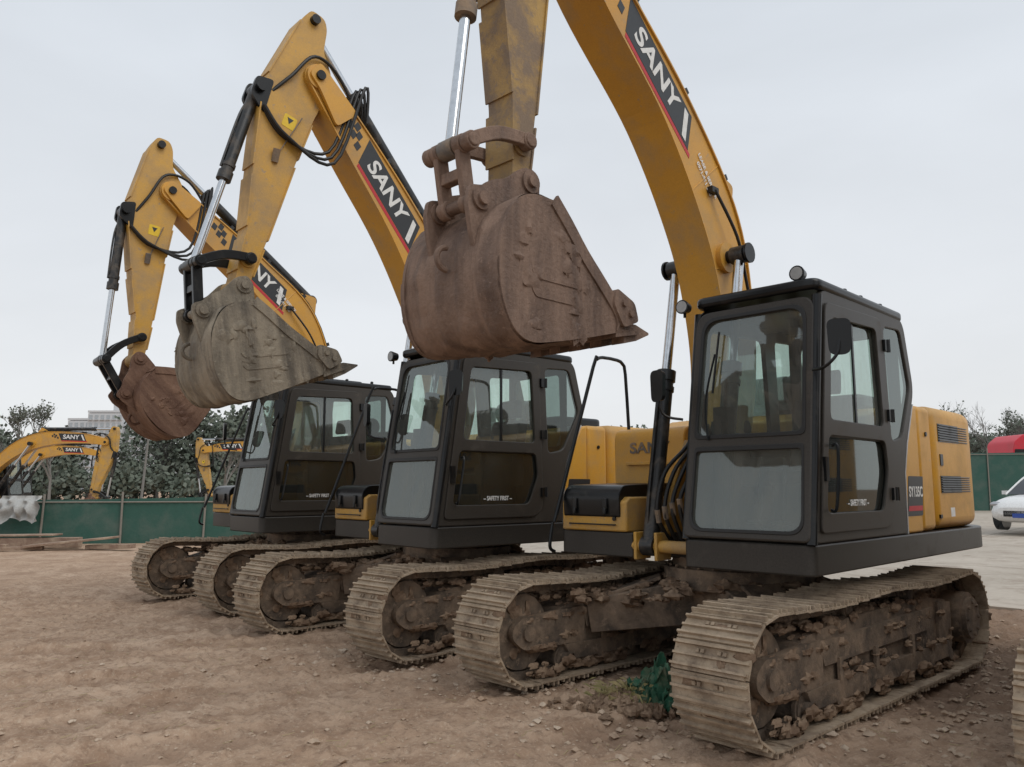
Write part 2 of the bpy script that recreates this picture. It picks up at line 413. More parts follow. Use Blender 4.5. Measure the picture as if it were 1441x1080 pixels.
    mb.cyl((0,-.25,0),(0,.25,0),.04,n=14); mb.cyl((.42,-.25,-.22),(.42,.25,-.22),.04,n=14)
    mb.tube([(.50+.075*math.sin(t),.0,-.56+.07*math.cos(t)) for t in [k*math.pi/6 for k in range(7)]],.018,8,sub=2)
    place(mb.mesh('bucket_shell',[mat],32),'bucket_shell',g)
    return M
# ------------------------------------------------------------------ excavator
def excavator(loc,th_track,th_up,boom,P1,brot,T=None,hw=.5,bmat=None,seed=1,z0=0.,stickmat=None,toff=(0,0),sd=1.42,ymat=None):
    YEL_=ymat or YEL
    rz=lambda th: math.atan2(-math.cos(th),-math.sin(th))
    r0=rz(math.radians(th_track))
    root=empty('excavator',(loc[0]+toff[0],loc[1]+toff[1],z0),r0)
    if 'tm' not in CACHE: CACHE['tm']=track_mesh(); CACHE['fm']=frame_mesh(); CACHE['cm']=car_mesh()
    for nm,sy in(('left',1),('right',-1)):
        place(CACHE['tm'],'track_shoes_'+nm,root,Matrix.Translation((0,sy*1.0,0)))
        place(CACHE['fm'],'track_frame_'+nm,root,Matrix.Translation((0,sy*1.0,0)))
    place(CACHE['cm'],'undercarriage',root,None,.008)
    place(mud_mesh(seed),'mud_clods',root)
    lo=Matrix.Rotation(-r0,3,'Z')@Vector((-toff[0],-toff[1],0))
    up=empty('upper_structure',lo,rz(math.radians(th_up))-r0,root)
    mb=MB()
    mb.prismz(rpoly([(.2,-.45),(.2,.26),(.80,.26),(.80,1.22),(-2.95,1.235),(-3.25,1.05),(-3.25,-1.05),(-2.95,-1.235),(.45,-1.22),(.45,-.45)],[.02,.02,.05,.08,.2,.2,.2,.2,.05,.02],5),.93,1.13)
    mb.obj('deck',[BLK],up,.012)
    mb=MB()
    mb.prismz([(-1.32,-1.21),(-1.32,1.21),(-1.66,1.21),(-1.66,-1.21)],1.134,2.19)
    mb.obj('engine_cover_front',[YEL_],up,.05,seg=4)
    mb=MB(); mb.prism([(-.93,1.134),(-.95,1.62),(-1.04,1.86),(-1.22,2.16),(-1.315,2.185),(-1.315,1.134)],.95,1.212)
    mb.prism([(-1.04,1.134),(-1.04,2.1),(-1.315,2.185),(-1.315,1.134)],-1.212,.90)
    mb.obj('side_panel',[YEL_],up,.02,seg=3)
    mb=MB(); mb.prism([(-.915,1.134),(-.935,1.62),(-1.025,1.87),(-1.20,2.185),(-1.22,2.185),(-1.045,1.86),(-.955,1.62),(-.935,1.134)],.96,1.222); mb.obj('panel_trim',[SILV],up)
    mb=MB()
    mb.prismz(rpoly([(-1.672,-1.215),(-1.672,1.215),(-2.85,1.225),(-3.18,.98),(-3.18,-.98),(-2.85,-1.225)],[0,0,.28,.25,.25,.28],8),1.136,2.215)
    mb.obj('counterweight',[YEL_],up,.10,seg=6)
    mb=MB()
    mb.prismz(rpoly([(-1.35,-.6),(-1.35,.75),(-2.1,.75),(-2.1,-.6)],.1,4),2.2,2.33); mb.obj('engine_top_cover',[BLKC],up,.03)
    mb=MB(); mb.cyl((-1.6,-.75,2.2),(-1.6,-.75,2.55),.05,n=16)
    for k in range(5): mb.cyl((-1.35,-.25+k*.12,2.42),(-1.35,-.17+k*.12,2.42),.13,n=20)
    mb.obj('exhaust',[BLKC],up)
    for sy in(1,-1):
        for (z,h) in((1.90,.16),(1.45,.15)):
            mb=MB(); mb.box((-2.22,sy*1.214,z+h/2),(.82,.014,h),mi=0)
            for k in range(7):
                mb.box((-2.22,sy*1.224,z+.012+k*(h-.02)/6.3),(.80,.012,.007),Matrix.Rotation(sy*.5,3,'X'),0)
            mb.obj('louvre',[BLKC],up)
    mb=MB(); mb.box((-1.86,1.215,1.74),(.07,.018,.1)); mb.box((-1.76,1.215,1.25),(.05,.016,.03)); mb.cyl((-1.5,1.2,1.95),(-1.5,1.222,1.95),.02,n=10); mb.obj('latch',[BLKC],up)
    Mx=lambda x,z,y: MX((-1,0,0),(0,0,1),(0,1,0),(x,y,z))
    mo=(-1.17,1.43) 
    plate('model_decal',rpoly([(-.21,-.16),(.14,-.16),(.19,.16),(-.15,.16)],.01,1),[],.003,DECB,up,Mx(mo[0],mo[1],1.2135),.0005)
    text('model_text','SY135C',.115,WHT,up,Mx(mo[0],mo[1]+.03,1.2158),sx=.85)
    plate('model_stripe',[(-.19,-.03),(.13,-.03),(.14,.01),(-.17,.01)],[],.003,REDM,up,Mx(mo[0],mo[1]-.09,1.2150),.0005)
    plate('service_label',[(-.07,-.04),(.07,-.04),(.07,.04),(-.07,.04)],[],.003,WHT,up,Mx(-2.1,1.28,1.2175),.0005)
    # ------------- cab
    S=rpoly([(.79,1.135),(.52,2.80),(.44,2.87),(-1.02,2.90),(-1.12,2.84),(-1.27,2.30),(-.98,1.80),(-.90,1.135)],[.03,.10,.05,.05,.08,.12,.1,.02],5)
    w1=rpoly([(.50,1.93),(.39,2.70),(-.46,2.74),(-.52,1.93)],.07,5)
    w2=rpoly([(.62,1.30),(.53,1.84),(-.53,1.84),(-.57,1.62),(-.42,1.30)],.07,5)
    w3=rpoly([(-.66,2.76),(-1.02,2.78),(-1.17,2.32),(-.92,1.90),(-.70,1.86)],.06,5)
    plate('cab_side_left',S,[w1,w2,w3],.05,BLK,up,side(1.195),.012)
    plate('cab_side_right',S,[w1,w3],.04,BLKC,up,side(.285),.01)
    D=rpoly([(.69,1.20),(.46,2.78),(-.55,2.81),(-.61,1.20)],[.05,.08,.08,.2],5)
    h1=rpoly([(.47,1.96),(.37,2.68),(-.44,2.71),(-.49,1.96)],.06,5)
    h2=rpoly([(.59,1.33),(.51,1.85),(-.50,1.85),(-.53,1.62),(-.40,1.33)],.06,5)
    plate('cab_door',D,[h1,h2],.022,BLK,up,side(1.230),.006)
    for nm,w,y,mt in(('door_glass',w1,1.205,GLS),('door_glass_lower',w2,1.205,GLSD),('quarter_glass',w3,1.205,GLSD),('right_glass',w1,.285,GLS),('right_quarter_glass',w3,.285,GLS)):
        me=MB(); me.add([(x,y,z) for x,z in w],[list(range(len(w)))]); me.obj(nm,[mt],up,smooth=False)
    mb=MB(); mb.box((-.04,1.21,2.33),(.025,.012,.74)); mb.box((-.02,1.214,1.935),(.92,.02,.03))
    for z in(1.45,2.05,2.6): mb.box((-.60,1.245,z),(.07,.03,.09)); mb.cyl((-.63,1.26,z-.05),(-.63,1.26,z+.05),.015,n=8)
    mb.box((.60,1.248,1.62),(.05,.02,.16)); mb.tube([(.56,1.25,1.35),(.56,1.29,1.38),(.50,1.29,1.75),(.50,1.25,1.78)],.011,6); mb.obj('door_fittings',[BLKC],up,.004)
    text('safety_text','-- SAFETY FIRST --',.06,WHT,up,Mx(.0,1.39,1.2105),sx=.8)
    u=Vector((-.27,0,1.70)).normalized(); Fo=Vector((.79,.74,1.14)); nrm=Vector((0,1,0)).cross(u)
    FM=MX((0,1,0),u,nrm,Fo)
    fo=rpoly([(-.475,0),(.475,0),(.465,1.70),(-.465,1.70)],[.05,.05,.12,.12],5)
    g1=rpoly([(-.40,.74),(.40,.74),(.385,1.62),(-.385,1.62)],[.05,.05,.12,.12],6)
    g2=rpoly([(-.41,.07),(.41,.07),(.40,.62),(-.40,.62)],[.10,.10,.03,.03],6)
    plate('cab_front_frame',fo,[g1,g2],.05,BLK,up,FM,.015)
    for nm,w,mt in(('windscreen',g1,GLS),('lower_windscreen',g2,GLSL)):
        me=MB(); me.add([FM@Vector((a,b,.005)) for a,b in w],[list(range(len(w)))]); me.obj(nm,[mt],up,smooth=False)
    plate('windscreen_rubber',rpoly([(-.43,.045),(.43,.045),(.415,.655),(-.415,.655)],[.11,.11,.03,.03],6),[g2],.02,RUB,up,FM@Matrix.Translation((0,0,.022)),.004)
    plate('windscreen_rubber',rpoly([(-.425,.71),(.425,.71),(.41,1.65),(-.41,1.65)],[.05,.05,.13,.13],6),[g1],.02,RUB,up,FM@Matrix.Translation((0,0,.022)),.004)
    mb=MB()
    for y in(.275,1.205): mb.cyl((.775,y,1.13),(.51,y,2.82),.035,n=14)
    mb.tube([FM@Vector((-.30,.70,.04)),FM@Vector((-.33,1.0,.05)),FM@Vector((-.28,1.35,.04))],.008,6)
    mb.beam(FM@Vector((-.28,1.05,.045)),FM@Vector((-.25,1.52,.045)),.012,.012,.012,.012)
    mb.obj('cab_posts',[BLKC],up)
    mb=MB(); mb.prismz(rpoly([(.56,.25),(.56,1.23),(-1.12,1.23),(-1.12,.25)],.10,6),2.862,2.945); mb.obj('cab_roof',[BLKC],up,.03,seg=4)
    mb=MB(); mb.prismz(rpoly([(.25,.38),(.25,1.10),(-.7,1.10),(-.7,.38)],.08,5),2.94,2.975)
    for x in(-.1,-.4,-.8): mb.cyl((x,1.15,2.94),(x,1.15,2.985),.022,n=10)
    mb.obj('roof_hatch',[BLKC],up,.012)
    bw=rpoly([(.27,1.14),(1.20,1.14),(1.20,2.86),(.27,2.86)],.03,3); bh=rpoly([(.36,1.95),(1.12,1.95),(1.10,2.74),(.38,2.74)],.06,4)
    plate('cab_back',bw,[bh],.03,BLKC,up,MX((0,1,0),(0,0,1),(1,0,0),(-1.0,0,0)),.008)
    me=MB(); me.add([(-1.0,a,b) for a,b in bh],[list(range(len(bh)))]); me.obj('rear_glass',[GLS],up,smooth=False)
    mb=MB(); mb.box((-.08,.74,1.15),(1.6,.9,.03)); mb.box((-.93,.74,1.5),(.05,.88,.7)); mb.obj('cab_floor',[CACHE['ct']],up)
    mb=MB()
    mb.prism(rpoly([(-.05,1.52),(.02,1.64),(-.42,1.66),(-.50,1.52)],.04,3),.52,.98)
    mb.prism(rpoly([(-.36,1.62),(-.52,2.22),(-.64,2.22),(-.52,1.58)],.04,3),.53,.97)
    mb.prism(rpoly([(-.53,2.25),(-.56,2.45),(-.65,2.45),(-.63,2.25)],.04,3),.63,.87)
    mb.box((-.25,.75,1.35),(.45,.4,.36))
    for y in(.44,1.06):
        mb.box((-.15,y,1.62),(.55,.13,.22)); mb.cyl((.08,y,1.7),(.13,y,1.92),.014,n=8); mb.lump((.135,y,1.96),(.03,.03,.06),1,n=6,amp=.1)
    for y in(.66,.84):
        mb.cyl((.42,y,1.16),(.35,y,1.72),.012,n=8); mb.box((.45,y,1.25),(.16,.09,.02))
    mb.box((.35,.36,2.0),(.10,.12,.22)); mb.box((.38,.34,1.6),(.10,.08,.8))
    mb.obj('cab_interior',[SEAT],up,.008)
    mb=MB()
    mb.tube([(.66,1.22,2.28),(.75,1.34,2.28),(.74,1.42,2.36),(.70,1.42,2.48)],.011,8)
    mb.tube([(.73,.24,2.0),(.85,.14,2.05),(.85,.12,2.3)],.010,8)
    for c,a in(((.70,1.42,2.47),.4),((.86,.12,2.25),-.3)):
        Mr=Matrix.Rotation(a,4,'Z'); Mr.translation=Vector(c)
        q=rpoly([(-.065,-.12),(.065,-.12),(.075,.12),(-.075,.12)],.05,5); n=len(q)
        vs=[Mr@Vector((.02,p[0],p[1])) for p in q]+[Mr@Vector((-.02,p[0]*.85,p[1]*.9)) for p in q]
        mb.add(vs,[(i,(i+1)%n,n+(i+1)%n,n+i) for i in range(n)]+[list(range(n))[::-1],[n+i for i in range(n)]])
    mb.obj('mirrors',[BLKC],up)
    mb=MB()
    for c in((.50,1.08,2.995),(.60,.20,2.88)):
        c=Vector(c); mb.cyl(c+Vector((-.04,0,0)),c+Vector((.03,0,0)),.04,.055,n=18); mb.cyl(c+Vector((.03,0,0)),c+Vector((.04,0,0)),.055,n=18); mb.cyl(c+Vector((.041,0,0)),c+Vector((.043,0,0)),.045,n=18,mi=1)
        mb.cyl(c-Vector((0,0,.08)),c,.012,n=6)
    mb.obj('work_lamps',[BLKC,LAMP],up)
    # ------------- right side: tool box, tank
    mb=MB(); mb.prism([(-.30,1.134),(.46,1.134),(.46,1.38),(.40,1.42),(-.30,1.42)],-1.20,-.50); mb.obj('tool_box',[YELD],up,.015)
    mb=MB(); mb.prism(rpoly([(-.28,1.40),(.475,1.25),(.485,1.44),(.42,1.52),(-.28,1.54)],[0,.02,.05,.08,0],4),-1.17,-.56)
    for y in(-1.03,-.70): mb.box((.488,y,1.36),(.03,.05,.10)); mb.box((.50,y,1.30),(.02,.035,.06))
    mb.obj('tool_box_lid',[BLKC],up,.015,seg=3)
    mb=MB(); mb.box((.48,-.85,1.19),(.015,.5,.012)); mb.cyl((.462,-.62,1.24),(.475,-.62,1.24),.018,n=10); mb.obj('tool_box_trim',[BLKC],up)
    mb=MB(); mb.prism(rpoly([(-1.30,1.134),(-.31,1.134),(-.31,1.98),(-.36,2.05),(-1.30,2.10)],[0,0,.05,.05,0],4),-1.205,-.42); mb.obj('fuel_tank',[YEL_],up,.03,seg=3)
    mb=MB(); mb.cyl((-.5,-.8,2.04),(-.5,-.8,2.13),.06,n=16); mb.box((-.29,-.8,1.72),(.03,.5,.03)); mb.obj('tank_fittings',[YEL_],up,.005)
    text('tank_text','SANY',.14,STEEL,up,MX((0,1,0),(0,0,1),(1,0,0),(-.305,-.80,1.86)),sx=1.25,ext=.003)
    mb=MB()
    rail=[(.60,1.2),(.50,1.45),(.04,2.62),(-.02,2.70),(-.10,2.73),(-.33,2.73),(-.42,2.70),(-.46,2.6),(-.50,2.05)]
    mb.tube([(x,-1.17,z) for x,z in catmull(rail,2)],.017,8,sub=1)
    mb.tube([(.62,-1.17,1.2),(.66,-1.17,1.0),(.60,-1.17,.95)],.015,8)
    mb.obj('handrail',[BLKC],up)
    mb=MB()
    for y in(-.235,.235): mb.prism([(.30,1.134),(.22,1.45),(-.05,1.9),(-.3,1.9),(-.8,1.134)],y-.02,y+.02)
    mb.box((-.5,0,1.25),(.8,.42,.24)); mb.cyl((-.6,0,1.3),(-.6,0,1.75),.14,n=20)
    mb.cyl((.40,-.5,1.03),(.40,.24,1.03),.05,n=14)
    for y in(-.42,-.22,.22): mb.box((.36,y,1.03),(.20,.03,.22))
    mb.obj('boom_bracket',[YELD],up,.006)
    mb=MB()
    for k in range(5):
        y=-.20+k*.07
        mb.tube([(.25+.02*k,y,1.05),(.42,y-.02,1.28+.03*k),(.33-.02*k,y,1.62),(.05,y*.6,1.9),(-.25,y*.5,2.4),(-.35,y*.5,2.9)],.017,8)
        mb.cyl((.40,y-.02,1.22+.03*k),(.425,y-.02,1.32+.03*k),.022,n=8,mi=1)
    mb.obj('boom_foot_hoses',[RUB,STEEL],up)
    # ------------- boom
    bc=catmull(boom,8); top=[];bot=[];cen=[];nr=[]
    for i,(x,z,t) in enumerate(bc):
        a=bc[max(i-1,0)];b=bc[min(i+1,len(bc)-1)]; tx,tz=b[0]-a[0],b[1]-a[1]; l=math.hypot(tx,tz); nx,nz=-tz/l,tx/l
        top.append((x+nx*t/2,z+nz*t/2)); bot.append((x-nx*t/2,z-nz*t/2)); cen.append(Vector((x,z))); nr.append(Vector((nx,nz)))
    BW=.165
    mb=MB(); mb.prism(top+bot[::-1],-BW,BW)
    for edge,sg in((top,1),(bot,-1)):
        o2=[(p[0]+nr[i][0]*.016*sg,p[1]+nr[i][1]*.016*sg) for i,p in enumerate(edge)]
        for i in range(len(edge)-1):
            mb.prism([edge[i],edge[i+1],o2[i+1],o2[i]],-BW-.018,BW+.018)
    for i in(19,27):
        for sy in(-1,1):
            a=Vector(top[i]);b=Vector(bot[i]); mb.tube([(a[0],sy*(BW+.001),a[1]),(b[0],sy*(BW+.001),b[1])],.006,6,sub=1)
    E=cen[-1];F=cen[0]
    for p,r in((E,.13),(F,.15)): mb.cyl((p[0],-BW-.03,p[1]),(p[0],BW+.03,p[1]),r,n=24)
    bcp=Vector((boom[2][0]*.35+boom[3][0]*.65+.02,boom[2][1]*.55+boom[3][1]*.45))
    mb.cyl((bcp[0],-.21,bcp[1]),(bcp[0],.21,bcp[1]),.13,n=24)
    mb.obj('boom',[YEL_],up,ang=30)
    mb=MB()
    for p in(E,F,bcp): 
        w=.40 if p is bcp else .215
        mb.cyl((p[0],-w,p[1]),(p[0],w,p[1]),.055,n=16)
    for sy in(-1,1):
        mb.cyl((bcp[0],sy*.39,bcp[1]),(bcp[0],sy*.41,bcp[1]),.085,n=16)
    mb.obj('boom_pins',[BLKC],up)
    def cylinder(name,a,b,frac,rb,rr,y,mat=CYLB,par=up):
        a=Vector((a[0],y,a[1]));b=Vector((b[0],y,b[1])); m=a.lerp(b,frac); d=(b-a).normalized()
        mb=MB(); mb.cyl(a,m,rb,n=20,mi=0); mb.cyl(m-d*.07,m+d*.02,rb*1.22,n=20,mi=0); mb.cyl(m-d*.16,m-d*.12,rb*1.15,n=20,mi=0)
        mb.cyl(m,b,rr,n=18,mi=1)
        for p,r in((a,rb*1.15),(b,rb*1.1)): mb.cyl(p-Vector((0,.06,0)),p+Vector((0,.06,0)),r,n=18,mi=0)
        mb.tube([a+d*.12+Vector((0,0,rb)),a+d*.3+Vector((rb*1.2,0,0)),m-d*.12+Vector((rb*1.2,0,0))],.012,6,mi=0)
        mb.obj(name,[mat,CHR],par)
    foot=(.40,1.03)
    for nm,y in(('left',.31),('right',-.31)): cylinder('boom_cylinder_'+nm,foot,bcp,.60,.068,.042,y)
    # stick
    P=Vector(P1); uu=(P-E); L=uu.length; uu/=L; ww=Vector((-uu[1],uu[0]))
    def SL(a,b): return E+uu*a+ww*b
    k=L/2.48
    so=rpoly([(-.70,.12),(-.70,.28),(-.55,.34),(.30*k,.46),(.55*k,.43),(1.3*k,.27),(L-.55,.12),(L-.10,.07),(L+.08,.055),(L+.08,-.055),(L-.10,-.075),(L-.5,-.09),(1.0*k,-.10),(.45,-.12),(.16,-.16),(-.16,-.14),(-.35,.02),(-.6,.06)],.05,3)
    SW=.112
    ol=[tuple(SL(a,b)) for a,b in so]
    mb=MB(); mb.prism(ol,-SW,SW)
    n=len(ol)
    for i in range(n):
        a=Vector(ol[i]);b=Vector(ol[(i+1)%n]); d=b-a
        if d.length<.25: continue
        nn=Vector((d[1],-d[0])).normalized()
        mid=(a+b)/2
        if nn.dot(mid-SL(.9,.12))<0: nn=-nn
        mb.prism([tuple(a),tuple(b),tuple(b+nn*.014),tuple(a+nn*.014)],-SW-.014,SW+.014)
    mb.cyl((E[0],-SW-.04,E[1]),(E[0],SW+.04,E[1]),.14,n=22)
    q=SL(L,0); mb.cyl((q[0],-SW-.035,q[1]),(q[0],SW+.035,q[1]),.085,n=20)
    q=SL(L-.28,.02); mb.cyl((q[0],-SW-.02,q[1]),(q[0],SW+.02,q[1]),.075,n=20)
    o=mb.mesh('stick',[stickmat or YELD],30); place(o,'stick',up)
    mb=MB()
    for y in(-.20,.20):
        mb.prism(rpoly([tuple(E+Vector((.12,.0))),tuple(E+Vector((.0,.15))),tuple(cen[-6]+nr[-6]*.16),tuple(cen[-6]-nr[-6]*.16),tuple(E+Vector((0,-.13)))],.05,3),y-.02,y+.02)
    mb.obj('boom_end_ears',[YEL_],up)
    Re=SL(-.60,.22); Q=SL(.46*k,.48)
    mb=MB()
    for p,w in((Re,.17),(Q,.17),(E,.25)): mb.cyl((p[0],-w,p[1]),(p[0],w,p[1]),.05,n=14)
    for y in(-.10,.10):
        mb.prism(rpoly([tuple(SL(.30*k,.38)),tuple(SL(.36*k,.55)),tuple(SL(.56*k,.55)),tuple(SL(.70*k,.36))],.04,3),y-.02,y+.02)
    mb.obj('stick_brackets',[BLKC],up)
    jb=int(len(cen)*.52); bb=cen[jb]+nr[jb]*(bc[jb][2]/2+.17)
    mb=MB()
    for y in(-.09,.09): mb.prism(rpoly([tuple(cen[jb-3]+nr[jb-3]*.2),tuple(bb+nr[jb]*.06),tuple(cen[jb+3]+nr[jb+3]*.2)],.05,3),y-.02,y+.02)
    mb.obj('stick_cylinder_bracket',[YEL_],up)
    cylinder('stick_cylinder',tuple(bb),tuple(Re),.72,.07,.043,0)
    M=bucket(up,tuple(P),math.radians(brot),hw,bmat,seed)
    P2=M@Vector((.42,0,-.22))
    if T is None: T=tuple(SL(L-.12,.50))
    T=Vector(T); rk=SL(L-.28,.02)
    cylinder('bucket_cylinder',tuple(Q),tuple(T),.52,.058,.036,0,CYLB if bmat is not BKA else STEEL)
    lm=MB()
    def linkbar(a,b,y,w,t,bow=0):
        a=Vector(a);b=Vector(b); d=(b-a).normalized(); nn=Vector((-d[1],d[0]))
        mid=(a+b)/2+nn*bow
        pts=catmull([tuple(a-d*.03),tuple(mid),tuple(b+d*.03)],5)
        lo=[];hi=[]
        for i,p in enumerate(pts): p=Vector(p); lo.append(tuple(p-nn*w/2)); hi.append(tuple(p+nn*w/2))
        lm.prism(lo+hi[::-1],y-t/2,y+t/2)
        for p in(a,b): lm.cyl((p[0],y-t/2-.012,p[1]),(p[0],y+t/2+.012,p[1]),w*.66,n=18)
    for y in(-.175,.175): linkbar(rk,T,y,.085,.045,.05)
    for y in(-.10,.10): linkbar(T,(P2[0],P2[2]),y,.09,.045,0)
    lm.cyl((T[0],-.22,T[1]),(T[0],.22,T[1]),.04,n=14); lm.cyl((rk[0],-.22,rk[1]),(rk[0],.22,rk[1]),.045,n=14)
    m2=(T+Vector((P2[0],P2[2])))/2; lm.box((m2[0],0,m2[1]),(.07,.2,.07))
    lm.obj('bucket_linkage',[bmat if bmat is BKA else BLKC],up,.006)
    # hoses and pipes
    mb=MB()
    for y in(-.11,-.06,.07,.12):
        pts=[(cen[i][0]+nr[i][0]*(bc[i][2]/2+.05),y,cen[i][1]+nr[i][1]*(bc[i][2]/2+.05)) for i in range(10,len(cen)-6,3)]
        mb.tube(pts,.013,6,sub=2)
    for i in range(14,len(cen)-6,6):
        c=cen[i]+nr[i]*(bc[i][2]/2+.045); a=Matrix.Rotation(math.atan2(nr[i][0],nr[i][1]),3,'Y')
        mb.box((c[0],0,c[1]),(.05,.34,.06),a)
    ie=len(cen)-7; s0=cen[ie]+nr[ie]*(bc[ie][2]/2+.04)
    for k_,y in enumerate((-.13,-.09,.10,.14,.17,.20)):
        e=SL(.30+.05*k_,.44 if k_%2 else .36); mdl=SL(-.05-.03*k_,-.34-.03*k_); m2=SL(.50+.06*k_,-.26-.035*k_)
        if k_<3: mb.tube([(s0[0],y,s0[1]),(E[0]*.6+s0[0]*.4-.04,y*1.2,E[1]*.6+s0[1]*.4+.25),(SL(-.2,.1)[0],y*1.6,SL(-.2,.1)[1]),(SL(.15,.25)[0],y*1.5,SL(.15,.25)[1]),(e[0],y,e[1])],.018,8)
        else: mb.tube([(s0[0],y,s0[1]),(mdl[0],y*1.15,mdl[1]),(m2[0],y*1.1,m2[1]),(SL(.80,.1)[0],y*.9,SL(.80,.1)[1]),(SL(.62,.40)[0],y*.8,SL(.62,.40)[1])],.017,8)
    i0=20
    mb.tube([(cen[i0+6][0],BW+.05,cen[i0+6][1]),(cen[i0+2][0]-.05,BW+.09,cen[i0+2][1]),(cen[i0-2][0]-.12,BW+.06,cen[i0-2][1]),(cen[i0-6][0]-.2,BW+.04,cen[i0-6][1])],.014,8)
    mb.box((cen[i0+6][0],BW+.03,cen[i0+6][1]),(.10,.05,.05))
    mb.obj('hydraulic_hoses',[RUB],up)
    mb=MB(); a=SL(1.05*k,.12); mb.cyl((a[0],SW,a[1]-.06),(a[0],SW+.05,a[1]+.06),.035,n=10); mb.tube([(SL(1.0*k,.1)[0],SW+.02,SL(1.0*k,.1)[1]),(SL(.5,.0)[0],SW+.02,SL(.5,.0)[1])],.006,6,sub=1)
    mb.obj('stick_fittings',[STEEL],up)
    Xv=Vector((uu[0],0,uu[1])); Yv=Vector((0,1,0)).cross(Xv); cc=SL(.62*k,.10)
    plate('warning_label',rpoly([(-.07,-.07),(.07,-.07),(.07,.07),(-.07,.07)],.01,1),[],.003,YLAB,up,MX(Xv,Yv,(0,1,0),(cc[0],SW+.0015,cc[1])),.0005)
    plate('warning_sign',[(-.04,-.035),(.025,0),(-.04,.035)],[],.003,DECB,up,MX(Xv,Yv,(0,1,0),(cc[0],SW+.0035,cc[1])),.0005)
    # boom sticker
    acc=0;i=len(cen)-1
    while acc<sd and i>1: acc+=(cen[i]-cen[i-1]).length; i-=1
    X=(cen[i-3]-cen[i+3]).normalized(); ctr=cen[i]
    for sy in(1,-1):
        Xv=Vector((X[0],0,X[1]))*sy; Yv=Vector((0,sy,0)).cross(Xv)
        SM=MX(Xv,Yv,(0,sy,0),(ctr[0],sy*(BW+.0015),ctr[1]))@Matrix.Diagonal((1.1,1.1,1,1))
        plate('boom_sticker',[(-.42,-.12),(.55,-.12),(.42,.14),(-.55,.14)],[],.003,DECB,up,SM,.0005)
        plate('boom_sticker_stripe',[(-.40,-.158),(.60,-.158),(.585,-.125),(-.41,-.125)],[],.003,REDM,up,SM,.0005)
        plate('boom_sticker_slash',[(.43,-.10),(.49,-.10),(.38,.11),(.32,.11)],[],.003,WHT,up,SM@Matrix.Translation((0,0,.003)),.0005)
        text('boom_text','SANY',.22,WHT,up,SM@Matrix.Translation((-.05,.01,.003)),sx=1.12)
        for q,(a,b) in enumerate(((-.62,.05),(-.55,-.03),(-.70,.09),(-.66,-.0),(-.76,.03))):
            plate('boom_sticker_check',[(a-.03,b-.035),(a+.035,b-.035),(a+.02,b+.035),(a-.045,b+.035)],[],.003,DECB,up,SM,.0005)
    j=27; X=(cen[j-2]-cen[j+2]).normalized(); Xv=Vector((X[0],0,X[1])); Yv=Vector((0,1,0)).cross(Xv); c=cen[j]+nr[j]*.04
    for q,tx in enumerate(('LEASE & SERVICE','0571-861 350')):
        text('boom_lettering',tx,.055,WHT,up,MX(Xv,Yv,(0,1,0),(c[0]-nr[j][0]*.07*q,BW+.0075,c[1]-nr[j][1]*.07*q)))
    return root
CACHE['ct']=plain('cab_trim_grey',(.08,.08,.078),.8)
boomA=[(-.15,1.75,.34),(-.30,2.45,.42),(-.25,3.13,.52),(-.02,3.78,.58),(.61,4.54,.44),(1.44,5.22,.36),(2.05,5.87,.24)]
boomB=[(-.15,1.75,.34),(-.32,2.45,.42),(-.20,3.15,.50),(.08,3.82,.56),(.49,4.42,.46),(1.01,5.05,.38),(1.57,5.70,.24)]
boomC=[(-.20,1.72,.34),(-.45,2.40,.42),(-.45,3.10,.50),(-.12,3.92,.56),(.52,4.52,.44),(1.21,5.02,.36),(1.76,5.41,.24)]
excavator((1.62,6.55),47,45,boomA,(2.34,3.40),0,(2.82,3.53),.43,BKA,1,stickmat=STICKM,toff=(.25,.12),sd=1.60)
excavator((-.95,8.85),43.5,48,boomB,(2.27,3.37),-11,(2.68,3.53),.44,BKB,2,toff=(.33,.18),sd=1.32)
excavator((-3.35,11.4),45,48,boomC,(2.03,3.12),-45,(2.42,3.08),.45,BKC,3,toff=(.44,.16))
excavator((4.55,4.25),45,45,boomA,(2.36,3.43),0,(2.86,3.55),.43,BKA,4)
boomD=[(-.15,1.75,.34),(.55,2.55,.42),(1.35,3.15,.52),(2.2,3.45,.56),(3.2,3.55,.46),(4.2,3.5,.36),(5.0,3.35,.24)]
excavator((-21.8,33),-90,-88,boomD,(4.6,1.05),-10,None,.46,BKC,5)
excavator((-28,44),-85,-92,boomD,(4.7,1.1),-10,None,.46,BKC,6)
excavator((-10.6,40),90,92,boomD,(4.6,1.1),-10,None,.46,BKC,7)
